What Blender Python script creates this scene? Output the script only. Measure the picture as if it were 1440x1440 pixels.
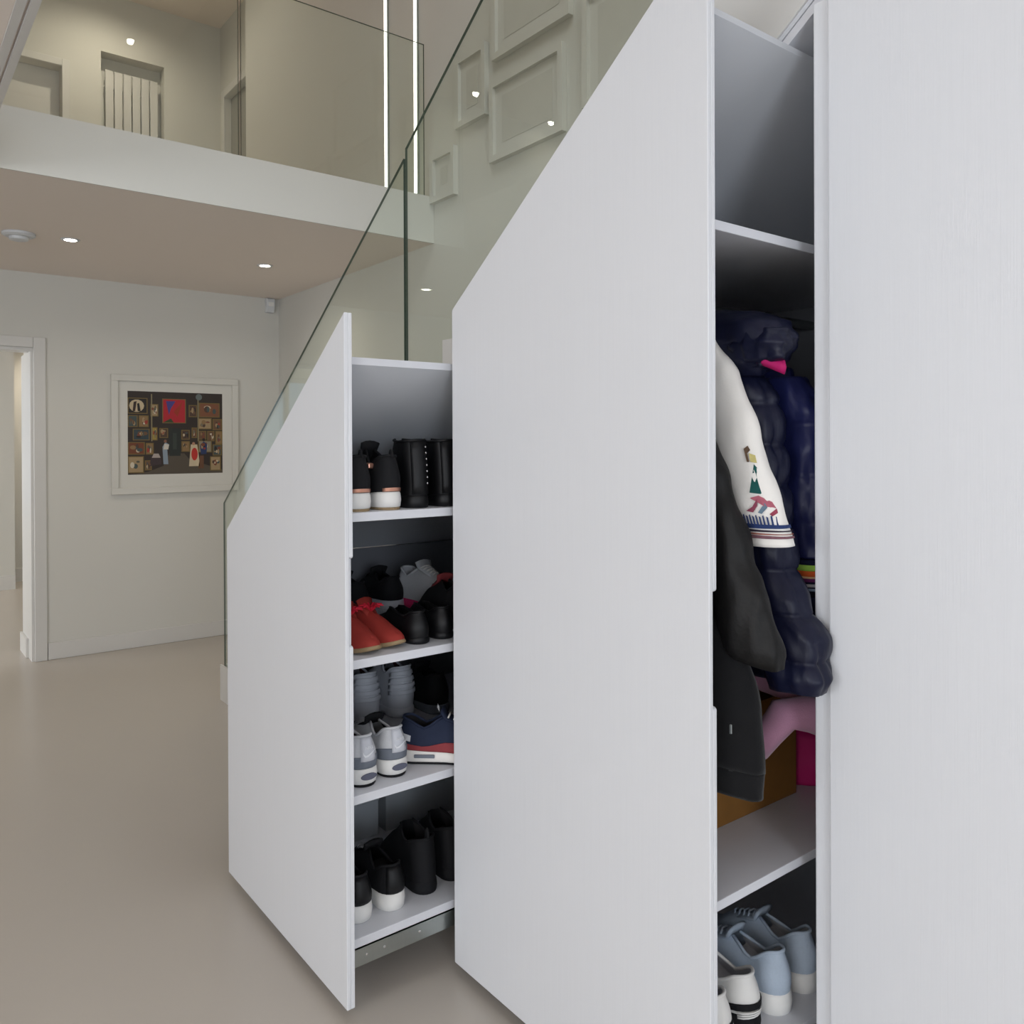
import bpy, math, random
from mathutils import Vector, Matrix, noise
random.seed(7)
PI = math.pi
for o in list(bpy.data.objects): bpy.data.objects.remove(o, do_unlink=True)
SC = bpy.context.scene
COL = SC.collection

# ------------------------------------------------------------------ camera
cam_d = bpy.data.cameras.new('camera'); cam = bpy.data.objects.new('camera', cam_d); COL.objects.link(cam)
def cam_axes(yaw, pitch, roll):
    F = Vector((-math.cos(yaw)*math.cos(pitch), math.sin(yaw)*math.cos(pitch), math.sin(pitch)))
    r = F.cross(Vector((0, 0, 1))).normalized(); u = r.cross(F)
    r2 = math.cos(roll)*r + math.sin(roll)*u; u2 = -math.sin(roll)*r + math.cos(roll)*u
    return r2, u2, F
_r, _u, _f = cam_axes(math.radians(38.008), math.radians(-.2193), math.radians(-.2416))
M4 = Matrix(((_r.x, _u.x, -_f.x, 0), (_r.y, _u.y, -_f.y, 0), (_r.z, _u.z, -_f.z, 1.32), (0, 0, 0, 1)))
cam.matrix_world = M4
cam_d.sensor_width = 36; cam_d.sensor_fit = 'HORIZONTAL'
cam_d.lens = 36*1157.9/1440
cam_d.shift_y = -(720-631.1)/1440
cam_d.clip_start = .02
SC.camera = cam

# ------------------------------------------------------------------ world, daylight, exposure
w = bpy.data.worlds.new('world'); SC.world = w; w.use_nodes = True
bg = w.node_tree.nodes['Background']; bg.inputs[0].default_value = (.75, .86, 1, 1); bg.inputs[1].default_value = .9
SC.view_settings.view_transform = 'Standard'; SC.view_settings.look = 'None'
SC.view_settings.gamma = 1; SC.view_settings.use_curve_mapping = False
SC.view_settings.exposure = 0.09
def area(name, loc, direction, sx, sy, watts, col):
    d = bpy.data.lights.new(name, 'AREA'); d.shape = 'RECTANGLE'; d.size = sx; d.size_y = sy
    d.energy = watts; d.color = col
    o = bpy.data.objects.new(name, d); COL.objects.link(o); o.location = loc
    o.rotation_euler = Vector(direction).to_track_quat('-Z', 'Z').to_euler()
    return o
SKYC = (.82, .90, 1.0)
area('daylight_entrance_window', (3.30, -.9, 1.6), (-1, 0, 0), 4.4, 1.4, 178, SKYC)      # glazing behind the camera
area('daylight_garden_window', (.9, -4.30, 1.55), (0, 1, 0), 4.2, 1.5, 122, (.92, .95, 1.0))          # glazing to the left of the camera
area('daylight_landing_window', (3.30, .2, 4.0), (-1, 0, 0), 3.4, 1.5, 54, (1, .98, .90))  # upstairs
area('added_stairwell_light', (-1.5, .95, 5.34), (0, 0, -1), 2.0, 1.1, 26, (.95, .98, 1.0))  # added overhead light above the stairwell, brightens the tops of the fronts
area('daylight_far_room', (-7.6, -4.30, 1.3), (0, 1, 0), 1.9, 1.8, 130, (.92, .96, 1.0))    # room through the doorway

# ------------------------------------------------------------------ helpers
def lin(c):   # 8-bit sRGB to linear
    out = []
    for v in c:
        v /= 255.0
        out.append(v/12.92 if v <= .04045 else ((v+.055)/1.055)**2.4)
    return (*out, 1)
MATS = {}
def mat(name, rgb, rough=.5, spec=.5, metal=0, var=.0, vscale=(8, 8, 8), bump=0, bscale=(60, 60, 60), emit=None, sheen=0, coat=0):
    m = bpy.data.materials.new(name); m.use_nodes = True
    nt = m.node_tree; b = nt.nodes['Principled BSDF']
    b.inputs['Roughness'].default_value = rough; b.inputs['Metallic'].default_value = metal
    b.inputs['Specular IOR Level'].default_value = spec
    if sheen: b.inputs['Sheen Weight'].default_value = sheen
    if coat: b.inputs['Coat Weight'].default_value = coat
    col = lin(rgb)
    tc = nt.nodes.new('ShaderNodeTexCoord')
    mp = nt.nodes.new('ShaderNodeMapping'); mp.inputs['Scale'].default_value = vscale
    nt.links.new(tc.outputs['Object'], mp.inputs[0])
    nz = nt.nodes.new('ShaderNodeTexNoise'); nz.inputs['Scale'].default_value = 1; nz.inputs['Detail'].default_value = 3
    nt.links.new(mp.outputs[0], nz.inputs['Vector'])
    mx = nt.nodes.new('ShaderNodeMix'); mx.data_type = 'RGBA'
    mx.inputs[6].default_value = tuple(x*(1-var) for x in col[:3])+(1,)
    mx.inputs[7].default_value = tuple(min(1, x*(1+var)) for x in col[:3])+(1,)
    nt.links.new(nz.outputs[0], mx.inputs[0]); nt.links.new(mx.outputs[2], b.inputs['Base Color'])
    if bump:
        mp2 = nt.nodes.new('ShaderNodeMapping'); mp2.inputs['Scale'].default_value = bscale
        nt.links.new(tc.outputs['Object'], mp2.inputs[0])
        n2 = nt.nodes.new('ShaderNodeTexNoise'); n2.inputs['Scale'].default_value = 1; n2.inputs['Detail'].default_value = 4
        nt.links.new(mp2.outputs[0], n2.inputs['Vector'])
        bp = nt.nodes.new('ShaderNodeBump'); bp.inputs['Strength'].default_value = bump; bp.inputs['Distance'].default_value = .002
        nt.links.new(n2.outputs[0], bp.inputs['Height']); nt.links.new(bp.outputs[0], b.inputs['Normal'])
    if emit:
        b.inputs['Emission Color'].default_value = lin(emit[0]); b.inputs['Emission Strength'].default_value = emit[1]
    MATS[name] = m
    return m
def glass_mat(name, tint, edge=False):
    m = bpy.data.materials.new(name); m.use_nodes = True; nt = m.node_tree
    for n in list(nt.nodes): nt.nodes.remove(n)
    out = nt.nodes.new('ShaderNodeOutputMaterial')
    tr = nt.nodes.new('ShaderNodeBsdfTransparent'); tr.inputs[0].default_value = tint
    gl = nt.nodes.new('ShaderNodeBsdfGlossy'); gl.inputs['Roughness'].default_value = 0.0; gl.inputs[0].default_value = (.9, .97, .93, 1)
    ge = nt.nodes.new('ShaderNodeNewGeometry'); dp = nt.nodes.new('ShaderNodeVectorMath'); dp.operation = 'DOT_PRODUCT'
    nt.links.new(ge.outputs['Incoming'], dp.inputs[0]); nt.links.new(ge.outputs['Normal'], dp.inputs[1])
    def mth(op, a, b=None):
        q = nt.nodes.new('ShaderNodeMath'); q.operation = op
        for k_, v_ in enumerate((a, b)):
            if v_ is None: continue
            if isinstance(v_, (int, float)): q.inputs[k_].default_value = v_
            else: nt.links.new(v_, q.inputs[k_])
        return q.outputs[0]
    c1 = mth('SUBTRACT', 1.0, mth('ABSOLUTE', dp.outputs['Value']))
    fac = mth('ADD', .035, mth('MULTIPLY', .9, mth('POWER', c1, 5.0)))     # Schlick reflectance of one glass face
    mx = nt.nodes.new('ShaderNodeMixShader')
    nt.links.new(fac, mx.inputs[0]); nt.links.new(tr.outputs[0], mx.inputs[1]); nt.links.new(gl.outputs[0], mx.inputs[2])
    nt.links.new(mx.outputs[0], out.inputs[0])
    return m
def mesh(name, verts, faces, m, parent=None, smooth=False, bevel=0, solid=0):
    me = bpy.data.meshes.new(name); me.from_pydata([tuple(v) for v in verts], [], faces); me.update()
    if smooth:
        for p in me.polygons: p.use_smooth = True
    ms = m if isinstance(m, (list, tuple)) else [m]
    for k in ms: me.materials.append(k)
    o = bpy.data.objects.new(name, me); COL.objects.link(o)
    if parent: o.parent = parent
    if solid:
        s = o.modifiers.new('solid', 'SOLIDIFY'); s.thickness = solid; s.offset = -1
    if bevel:
        b = o.modifiers.new('bevel', 'BEVEL'); b.width = bevel; b.segments = 2; b.limit_method = 'ANGLE'; b.angle_limit = math.radians(40)
    return o
def tag(o, label=None, cat=None, group=None, kind=None):
    if label: o['label'] = label
    if cat: o['category'] = cat
    if group: o['group'] = group
    if kind: o['kind'] = kind
    return o
def empty(name, loc=(0, 0, 0), rz=0):
    o = bpy.data.objects.new(name, None); COL.objects.link(o); o.location = loc; o.rotation_euler = (0, 0, rz); o.empty_display_size = .05
    return o
def boxgeo(x0, x1, y0, y1, z0, z1):
    v = [(x0, y0, z0), (x1, y0, z0), (x1, y1, z0), (x0, y1, z0), (x0, y0, z1), (x1, y0, z1), (x1, y1, z1), (x0, y1, z1)]
    f = [(0, 3, 2, 1), (4, 5, 6, 7), (0, 1, 5, 4), (1, 2, 6, 5), (2, 3, 7, 6), (3, 0, 4, 7)]
    return v, f
def merge(*gs):
    V, F = [], []
    for v, f in gs:
        n = len(V); V += list(v); F += [tuple(i+n for i in q) for q in f]
    return V, F
def box(name, x0, x1, y0, y1, z0, z1, m, parent=None, bevel=0):
    return mesh(name, *boxgeo(x0, x1, y0, y1, z0, z1), m, parent, bevel=bevel)
def prismgeo(poly, a0, a1, axis='y'):
    n = len(poly)
    def P(p, a):
        if axis == 'y': return (p[0], a, p[1])
        if axis == 'x': return (a, p[0], p[1])
        return (p[0], p[1], a)
    v = [P(p, a0) for p in poly]+[P(p, a1) for p in poly]
    area2 = sum(poly[i][0]*poly[(i+1) % n][1]-poly[(i+1) % n][0]*poly[i][1] for i in range(n))
    flip = (area2 > 0) if axis in ('y',) else (area2 < 0)
    f = [tuple(range(n)), tuple(range(2*n-1, n-1, -1))] + [(i, i+n, (i+1) % n+n, (i+1) % n) for i in range(n)]
    if not flip: pass
    if (axis == 'y') != (area2 > 0): f = [tuple(reversed(q)) for q in f]
    return v, f
def prism(name, poly, a0, a1, m, parent=None, axis='y', bevel=0):
    return mesh(name, *prismgeo(poly, a0, a1, axis), m, parent, bevel=bevel)
def tubegeo(pts, r, seg=12, cap=True):
    pts = [Vector(p) for p in pts]; V, F = [], []
    rs = r if isinstance(r, (list, tuple)) else [r]*len(pts)
    t0 = (pts[1]-pts[0]).normalized()
    nrm = t0.orthogonal().normalized()
    for i, p in enumerate(pts):
        t = (pts[min(i+1, len(pts)-1)]-pts[max(i-1, 0)]).normalized()
        nrm = (nrm - t*nrm.dot(t)).normalized(); b = t.cross(nrm)
        for k in range(seg):
            a = 2*math.pi*k/seg
            V.append(p+rs[i]*(math.cos(a)*nrm+math.sin(a)*b))
    for i in range(len(pts)-1):
        for k in range(seg):
            F.append((i*seg+k, i*seg+(k+1) % seg, (i+1)*seg+(k+1) % seg, (i+1)*seg+k))
    if cap:
        F.append(tuple(reversed(range(seg)))); F.append(tuple(range((len(pts)-1)*seg, len(pts)*seg)))
    return V, F
def lathegeo(prof, c=(0, 0, 0), seg=32):
    V, F = [], []
    for r, z in prof:
        for k in range(seg):
            a = 2*math.pi*k/seg; V.append((c[0]+r*math.cos(a), c[1]+r*math.sin(a), c[2]+z))
    for i in range(len(prof)-1):
        for k in range(seg):
            F.append((i*seg+k, i*seg+(k+1) % seg, (i+1)*seg+(k+1) % seg, (i+1)*seg+k))
    F.append(tuple(range(seg-1, -1, -1))); F.append(tuple(range((len(prof)-1)*seg, len(prof)*seg)))
    return V, F
def interp(keys, x):
    if x <= keys[0][0]: return keys[0][1]
    for (a, va), (b, vb) in zip(keys, keys[1:]):
        if x <= b:
            t = (x-a)/(b-a); t = t*t*(3-2*t)*.5+t*.5
            return va+(vb-va)*t
    return keys[-1][1]

# ------------------------------------------------------------------ materials
M = {}
M['wall'] = mat('white_wall_paint', (213, 211, 204), .75, .3, var=.015, vscale=(3, 3, 3), bump=.05, bscale=(180, 180, 180))
M['ceil'] = mat('ceiling_paint', (238, 227, 217), .8, .3, var=.01, vscale=(2, 2, 2))
M['floor'] = mat('poured_resin_floor', (187, 179, 169), .26, .5, var=.03, vscale=(1.2, 1.2, 1.2))
M['trim'] = mat('white_gloss_trim', (214, 212, 208), .35, .5, var=.01)
M['front'] = mat('white_woodgrain_laminate', (226, 227, 230), .42, .45, var=.022, vscale=(320, 320, 3), bump=.22, bscale=(420, 420, 5))
M['shelf'] = mat('white_shelf_melamine', (216, 217, 222), .38, .5, var=.01)
M['toppanel'] = mat('pale_grey_lid_laminate', (203, 205, 209), .4, .5, var=.01)
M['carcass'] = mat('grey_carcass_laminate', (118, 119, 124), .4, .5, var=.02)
M['dark'] = mat('dark_recess_board', (52, 52, 56), .7, .3, var=.04)
M['steel'] = mat('brushed_steel', (176, 182, 180), .34, .5, metal=1, var=.05, vscale=(2, 160, 2))
M['glass'] = glass_mat('clear_tinted_glass', (.955, .975, .95, 1))
M['gedge'] = mat('green_glass_edge', (62, 76, 66), .15, .6, var=.05)
M['led'] = mat('warm_led', (255, 255, 255), .4, emit=((255, 244, 222), 22))
M['strip'] = mat('led_strip_diffuser', (255, 255, 255), .4, emit=((255, 250, 238), 2.6))
M['plastic'] = mat('white_plastic', (214, 216, 218), .4, .5, var=.01)
M['greydoor'] = mat('grey_door_paint', (150, 148, 140), .5, .4, var=.02)
M['card'] = mat('cardboard', (138, 96, 48), .85, .2, var=.08, vscale=(30, 30, 30))
M['magenta'] = mat('magenta_fabric', (176, 22, 96), .7, .3, var=.06, vscale=(20, 20, 20))
M['pinkcloth'] = mat('dusty_pink_knit', (178, 130, 154), .9, .2, var=.08, vscale=(40, 40, 40), bump=.3, bscale=(300, 300, 300), sheen=.3)
M['blackcloth'] = mat('black_wool', (18, 18, 20), .9, .2, var=.15, vscale=(40, 40, 40), bump=.25, bscale=(400, 400, 400), sheen=.15)
M['leather'] = mat('black_leather', (16, 15, 15), .55, .28, var=.15, vscale=(25, 25, 25), bump=.35, bscale=(120, 120, 120))
M['navy'] = mat('navy_puffer_nylon', (15, 18, 42), .45, .3, var=.12, vscale=(20, 20, 20), bump=.4, bscale=(90, 90, 45))
M['blue'] = mat('blue_puffer_nylon', (31, 36, 84), .45, .35, var=.12, vscale=(20, 20, 20), bump=.4, bscale=(80, 80, 40))
M['cream'] = mat('cream_cotton', (236, 232, 226), .85, .2, var=.03, vscale=(30, 30, 30), bump=.15, bscale=(300, 300, 300))
M['white'] = mat('white_rubber', (232, 230, 226), .5, .4, var=.03, vscale=(40, 40, 40))
M['tan'] = mat('tan_rubber', (152, 130, 98), .7, .3, var=.06, vscale=(50, 50, 50))
M['black'] = mat('black_suede', (20, 20, 23), .8, .3, var=.12, vscale=(60, 60, 60), bump=.2, bscale=(500, 500, 500))
M['blackgloss'] = mat('black_polished_leather', (14, 14, 16), .5, .32, var=.1, vscale=(30, 30, 30))
M['copper'] = mat('copper_trim', (214, 158, 136), .35, .5, metal=.7)
M['studs'] = mat('silver_stud', (230, 230, 232), .18, .5, metal=1)
M['red'] = mat('red_suede', (152, 50, 42), .75, .3, var=.1, vscale=(60, 60, 60), bump=.2, bscale=(500, 500, 500))
M['crimson'] = mat('crimson_tassel', (206, 36, 58), .7, .3)
M['pinkhot'] = mat('hot_pink_knit', (222, 60, 122), .8, .3, var=.08, vscale=(60, 60, 60))
M['greymesh'] = mat('pale_grey_mesh', (206, 207, 210), .75, .3, var=.06, vscale=(150, 150, 150), bump=.3, bscale=(600, 600, 600))
M['midgrey'] = mat('slate_grey_suede', (112, 118, 128), .75, .3, var=.06, vscale=(80, 80, 80))
M['greyleather'] = mat('light_grey_leather', (202, 204, 211), .5, .4, var=.04, vscale=(60, 60, 60))
M['airgel'] = mat('grey_air_cushion', (86, 88, 106), .12, .6)
M['navysuede'] = mat('navy_suede', (36, 44, 66), .8, .3, var=.1, vscale=(60, 60, 60))
M['redrub'] = mat('dull_red_suede', (142, 58, 62), .7, .3, var=.06, vscale=(60, 60, 60))
M['bluemesh'] = mat('powder_blue_mesh', (178, 191, 206), .8, .3, var=.07, vscale=(220, 220, 220), bump=.35, bscale=(700, 700, 700))
M['lining'] = mat('grey_lining', (186, 186, 190), .9, .2, var=.08, vscale=(80, 80, 80))
M['darklining'] = mat('dark_lining', (38, 36, 38), .9, .2, var=.1, vscale=(80, 80, 80))
M['maroon'] = mat('maroon_lining', (74, 34, 38), .9, .2, var=.1, vscale=(80, 80, 80))
M['silver'] = mat('silver_print', (232, 234, 238), .3, .5, metal=.3)

# ------------------------------------------------------------------ the setting
ZC = 2.397; ZF1 = 2.64; ZU = 5.255; YW = 2.375; XBAL = -3.71; XBACK = -5.81
def S(o): return tag(o, kind='structure')
S(box('floor', -9.6, 3.3, -4.4, 3.4, -.12, 0, M['floor']))
# first-floor slab with the stairwell cut out; it is the ceiling of the hall
S(mesh('ceiling', *merge(boxgeo(-9.6, XBAL, -4.4, YW, ZC, ZF1), boxgeo(XBAL, 3.3, -4.4, .33, ZC, ZF1), boxgeo(-.60, 3.3, .33, YW, ZC, ZF1)), M['ceil']))
S(box('trim_2', XBAL+.0005, XBAL+.008, .334, YW-.001, ZC-.001, ZF1+.001, M['wall']))   # painted board facing the balcony edge
S(mesh('trim_1', *merge(boxgeo(XBAL+.002, -.60, .312, .332, ZC-.012, ZC-.001), boxgeo(XBAL+.002, -.60, .285, .306, ZC-.007, ZC-.001)), M['trim']))   # beads along the stairwell edge
S(mesh('ceiling_upper', *merge(boxgeo(-8.4, -2.55, -4.4, 3.4, ZU, ZU+.05), boxgeo(-.45, 3.3, -4.4, 3.4, ZU, ZU+.05), boxgeo(-2.55, -.45, -4.4, .35, ZU, ZU+.05), boxgeo(-2.55, -.45, 1.55, 3.4, ZU, ZU+.05)), M['ceil']))
# lower back wall with a doorway (Y < .80)
S(mesh('wall_back', *merge(boxgeo(XBACK-.12, XBACK, .80, YW, 0, ZC), boxgeo(XBACK-.12, XBACK, -.16, .80, 1.935, ZC), boxgeo(XBACK-.12, XBACK, -4.4, -.16, 0, ZC)), M['wall']))
# the long wall beside the stairs
S(mesh('wall_stair', *merge(boxgeo(-6.45, 3.3, YW, YW+.12, 0, ZU)), M['wall']))
# openings for daylight
def holed(x, y0, y1, z0, z1, holes, axis):      # wall with rectangular openings, one row of holes
    g = []; cur = y0
    for (a, b, c, d) in holes:
        g.append((cur, a, z0, z1)); g.append((a, b, z0, c)); g.append((a, b, d, z1)); cur = b
    g.append((cur, y1, z0, z1))
    if axis == 'x': return merge(*[boxgeo(x[0], x[1], a, b, c, d) for a, b, c, d in g if b > a and d > c])
    return merge(*[boxgeo(a, b, x[0], x[1], c, d) for a, b, c, d in g if b > a and d > c])
S(mesh('wall_front', *merge(holed((3.12, 3.24), -4.4, YW, 0, ZF1, [(-3.1, 1.3, .88, 2.32)], 'x'), holed((3.12, 3.24), -4.4, YW, ZF1, ZU, [(-1.5, 1.9, 3.25, 4.75)], 'x')), M['wall']))
S(mesh('wall_left', *merge(holed((-4.24, -4.12), -9.6, 3.12, 0, ZF1, [(-8.55, -6.65, .4, 2.2), (-1.2, 3.0, .78, 2.32)], 'y'), boxgeo(-8.4, 3.12, -4.24, -4.12, ZF1, ZU)), M['wall']))
def window(n, verts_rects, axis, pos):
    fr = []; 
    for (a, b, c, d) in verts_rects:
        for q in ((a, a+.05, c, d), (b-.05, b, c, d), (a, b, c, c+.05), (a, b, d-.05, d), ((a+b)/2-.025, (a+b)/2+.025, c, d)):
            fr.append(boxgeo(pos, pos+.05, q[0], q[1], q[2], q[3]) if axis == 'x' else boxgeo(q[0], q[1], pos, pos+.05, q[2], q[3]))
    o = mesh('window_%d' % n, *merge(*fr), M['trim']); S(o)
window(1, [(-3.1, 1.3, .88, 2.32)], 'x', 3.16); window(2, [(-1.2, 3.0, .78, 2.32)], 'y', -4.2); window(3, [(-1.5, 1.9, 3.25, 4.75)], 'x', 3.16); window(5, [(-1.9, .2, .7, 2.1)], 'x', -9.02); window(4, [(-8.55, -6.65, .4, 2.2)], 'y', -4.2)
# room beyond the doorway
S(mesh('wall_far_room', *merge(holed((-9.05, -8.93), -4.1, 1.075, 0, ZC, [(-1.9, .2, .7, 2.1)], 'x'), boxgeo(-9.5, -9.4, .9, 2.3, 0, ZC), boxgeo(-9.4, -9.05, .9, 1.0, 0, ZC), boxgeo(-9.4, XBACK-.12, 2.2, 2.3, 0, ZC), boxgeo(XBACK-.38, XBACK-.12, .80, 2.2, 0, ZC)), M['wall']))
S(mesh('baseboard_far_room', *merge(boxgeo(-8.93, -8.915, -4.1, 1.075, 0, .13), boxgeo(-9.4, -9.385, 1.0, 2.2, 0, .13)), M['trim']))
S(box('baseboard_back', XBACK, XBACK+.014, .872, YW, 0, .105, M['trim'], bevel=.004))
S(box('baseboard_stair', XBACK+.014, -4.35, YW-.014, YW, 0, .105, M['trim'], bevel=.004))
dr = S(mesh('door_1', *merge(boxgeo(XBACK, XBACK+.018, .80, .868, 0, 2.0), boxgeo(XBACK, XBACK+.018, -.23, .80, 1.935, 2.0), boxgeo(XBACK, XBACK+.018, -.23, -.16, 0, 1.935)), M['trim'], bevel=.004))   # architrave
mesh('door_lining', *merge(boxgeo(XBACK-.38, XBACK-.001, .786, .7995, 0, 1.914), boxgeo(XBACK-.14, XBACK-.001, -.1595, .7995, 1.915, 1.9345), boxgeo(XBACK-.14, XBACK-.001, -.1595, -.145, 0, 1.914)), M['trim'], dr)
mesh('door_baseboard', *boxgeo(XBACK-.40, XBACK-.14, .772, .7855, 0, .12), M['trim'], dr)
# upper floor: end wall with radiator niche and doorway, recess with a second doorway
XU = -7.80; YA = 2.63
NY0, NY1, NZ = 1.603, 2.125, 4.75
DY0, DY1, DZ = -.05, 1.30, 4.53
S(mesh('wall_landing', *merge(boxgeo(XU-.25, XU, NY1, YA+.1, ZF1, ZU), boxgeo(XU-.25, XU, NY0, NY1, NZ, ZU), boxgeo(XU-.25, XU, DY1, NY0, ZF1, ZU),
   boxgeo(XU-.25, XU, DY0, DY1, DZ, ZU), boxgeo(XU-.25, XU, -4.2, DY0, ZF1, ZU), boxgeo(XU-.25, XU-.14, NY0, NY1, ZF1, NZ)), M['wall']))
S(mesh('wall_recess', *merge(boxgeo(XU, -7.66, YA, YA+.12, ZF1, ZU), boxgeo(-7.66, -6.72, YA, YA+.12, 4.56, ZU), boxgeo(-6.72, -6.30, YA, YA+.12, ZF1, ZU), boxgeo(-6.45, -6.35, YW+.12, YA, ZF1, ZU)), M['wall']))
S(box('floor_landing', -8.2, -6.3, YW, 3.35, ZF1-.08, ZF1-.002, M['ceil']))
d2 = S(mesh('door_2', *merge(boxgeo(-7.73, -7.66, YA-.018, YA, ZF1, 4.63), boxgeo(-7.66, -6.72, YA-.018, YA, 4.56, 4.63), boxgeo(-6.72, -6.65, YA-.018, YA, ZF1, 4.63)), M['trim'], bevel=.004))
box('door_leaf', -7.655, -6.725, YA+.05, YA+.09, ZF1+.005, 4.555, M['greydoor'], d2)
d3 = S(mesh('door_3', *merge(boxgeo(XU, XU+.018, DY1, DY1+.06, ZF1, DZ+.06), boxgeo(XU, XU+.018, DY0-.06, DY1, DZ, DZ+.06), boxgeo(XU, XU+.018, DY0-.06, DY0, ZF1, DZ)), M['trim'], bevel=.004))
box('door_leaf', XU-.16, XU-.12, DY0, DY1, ZF1+.005, DZ-.002, M['trim'], d3)

# ------------------------------------------------------------------ staircase
NR = 14; G = .2658; RS = .184; X1 = -4.326; YS = 1.44
def soffit(x): return 2.152+.735*(x+.95)
st = tag(empty('staircase', (X1, YS, 0)), 'white staircase with a stepped side running up behind the glass', 'staircase')
P0 = Vector((X1, YS, 0))
def loc(geo, p=P0): return [Vector(v)-Vector(p) for v in geo[0]], geo[1]
# stepped side plate
top = [(X1, 0)]
for n in range(1, NR+1):
    x = X1+(n-1)*G; z = n*RS if n < NR else ZF1
    top += [(x, z), (x+G, z)]
xe = X1+NR*G
XSP = -2.503
steps_poly = top+[(xe, soffit(xe)), (XSP, soffit(XSP)), (XSP, 0)]
# plate is built column by column so that the concave outline stays clean
gs = []
for n in range(1, NR+1):
    x0 = X1+(n-1)*G; x1 = x0+G; z = n*RS if n < NR else ZF1
    cuts = [x0, x1]
    if x0 < XSP < x1: cuts = [x0, XSP, x1]
    for a, b in zip(cuts, cuts[1:]):
        lo = (0, 0) if b <= XSP+1e-6 else (soffit(a), soffit(b))
        gs.append(prismgeo([(a, lo[0]), (b, lo[1]), (b, z), (a, z)], YS, YS+.0095))
mesh('side_plate', *loc(merge(*gs)), M['trim'], st)
for n in range(1, NR+1):
    x0 = X1+(n-1)*G; z = n*RS if n < NR else ZF1-.002
    mesh('step', *loc(boxgeo(x0, x0+G, YS+.026, YW-.002, max(0, z-RS-.03) if n > 1 else 0, z)), M['trim'], st)
# two sloping boards edging the cupboard opening
for nm, dz0, dz1, m, yy in (('edge_board', -.0125, -.001, M['shelf'], .004), ('shadow_gap', -.0165, -.0125, M['dark'], .012), ('edge_board', -.038, -.0165, M['shelf'], .004)):
    a, b = -2.49, -.61
    mesh(nm, *loc(prismgeo([(a, soffit(a)+dz0), (b, soffit(b)+dz0), (b, soffit(b)+dz1), (a, soffit(a)+dz1)], YS+yy, YS+.6)), m, st)

# ------------------------------------------------------------------ cupboard carcass and its fronts
def fline(x): return 1.655+.722*(x+1.713)
cab = tag(empty('cupboard_carcass', (-.885, 1.425, 0)), 'white upright of the fixed under-stair cupboard beside the closed tall panel', 'cupboard')
Pc = Vector((-.885, 1.425, 0))
mesh('stile', *loc(boxgeo(-.885, -.8525, 1.425, 2.2, .004, soffit(-.885)-.04), Pc), M['front'], cab, bevel=.003)
mesh('divider', *loc(boxgeo(-1.716, -1.702, 1.475, 2.2, .004, soffit(-1.716)-.04), Pc), M['carcass'], cab)
mesh('divider', *loc(boxgeo(-2.503, -2.489, 1.45, 2.2, .004, soffit(-2.503)-.04), Pc), M['carcass'], cab)
mesh('rear_board', *loc(boxgeo(-2.503, -.86, 2.2, 2.22, .004, 1.0), Pc), M['carcass'], cab)
mesh('rear_board', *loc(prismgeo([(-2.503, 1.0), (-.86, 1.0), (-.86, soffit(-.86)-.04), (-2.503, soffit(-2.503)-.04)], 2.2, 2.22), Pc), M['carcass'], cab)
cl = tag(empty('tall_closed_front', (-.849, 1.415, .03)), 'tall closed white woodgrain panel filling the right edge', 'cupboard front')
Pf = Vector((-.849, 1.415, .03))
mesh('panel', *loc(prismgeo([(-.849, .03), (-.03, .03), (-.03, 2.385), (-.703, 2.385), (-.849, fline(-.849))], 1.415, 1.435), Pf), M['front'], cl, bevel=.0025)

def front_geo(x0, x1, y, zl, zr, nz0=.862, nz1=1.062, nd=.010):
    f = prismgeo([(x0, .03), (x1, .03), (x1, zr), (x0, zl)], y, y+.010)
    r = .006
    notch = [(x1, nz0-r)] + [(x1-nd*(1-math.cos(a))*1.0, nz0-r+r*math.sin(a)) for a in (.5, 1.0, math.pi/2)] + \
            [(x1-nd*(1-math.cos(a)), nz1+r-r*math.sin(a)) for a in (math.pi/2, 1.0, .5)] + [(x1, nz1+r)]
    # notched back layer split in three convex-ish blocks
    low = prismgeo([(x0, .03), (x1, .03), (x1, nz0-r), *[(p[0], p[1]) for p in notch[1:4]], (x0, nz0)], y+.010, y+.020)
    midb = prismgeo([(x0, nz0), (x1-nd, nz0), (x1-nd, nz1), (x0, nz1)], y+.010, y+.020)
    up = prismgeo([(x0, nz1), *[(p[0], p[1]) for p in notch[4:7]], (x1, nz1+r), (x1, zr), (x0, zl)], y+.010, y+.020)
    return merge(f, low, midb, up)

# ---- small pull-out (shoe unit)
ds = tag(empty('shoe_pull_out', (-2.1, .854, .03)), 'low pulled-out under-stair unit with four shelves of shoes', 'pull-out cabinet')
Ps = Vector((-2.1, .854, .03))
SX0, SX1, SY0, SY1 = -2.482, -1.732, .8745, 1.72
def sl(x): return 1.527+.705*(x-SX1)
mesh('front', *loc(front_geo(-2.498, -1.712, .854, 1.071, 1.626), Ps), M['front'], ds, bevel=.0015)
t = .017
mesh('sloping_top', *loc(prismgeo([(SX0, sl(SX0)-t), (SX1, sl(SX1)-t), (SX1, sl(SX1)), (SX0, sl(SX0))], SY0, SY1), Ps), M['toppanel'], ds)
mesh('top_edging', *loc(boxgeo(SX1, SX1+.0012, SY0, SY1, sl(SX1)-t, sl(SX1)), Ps), M['shelf'], ds)
mesh('side_panel', *loc(boxgeo(SX0, SX0+.016, SY0, SY1, .155, sl(SX0)-t-.001), Ps), M['carcass'], ds)
mesh('back_panel', *loc(prismgeo([(SX0+.016, .155), (SX1, .155), (SX1, sl(SX1)-t-.002), (SX0+.016, sl(SX0+.016)-t-.002)], SY1-.016, SY1), Ps), M['carcass'], ds)
SH = [1.165, .822, .506, .172]
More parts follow.
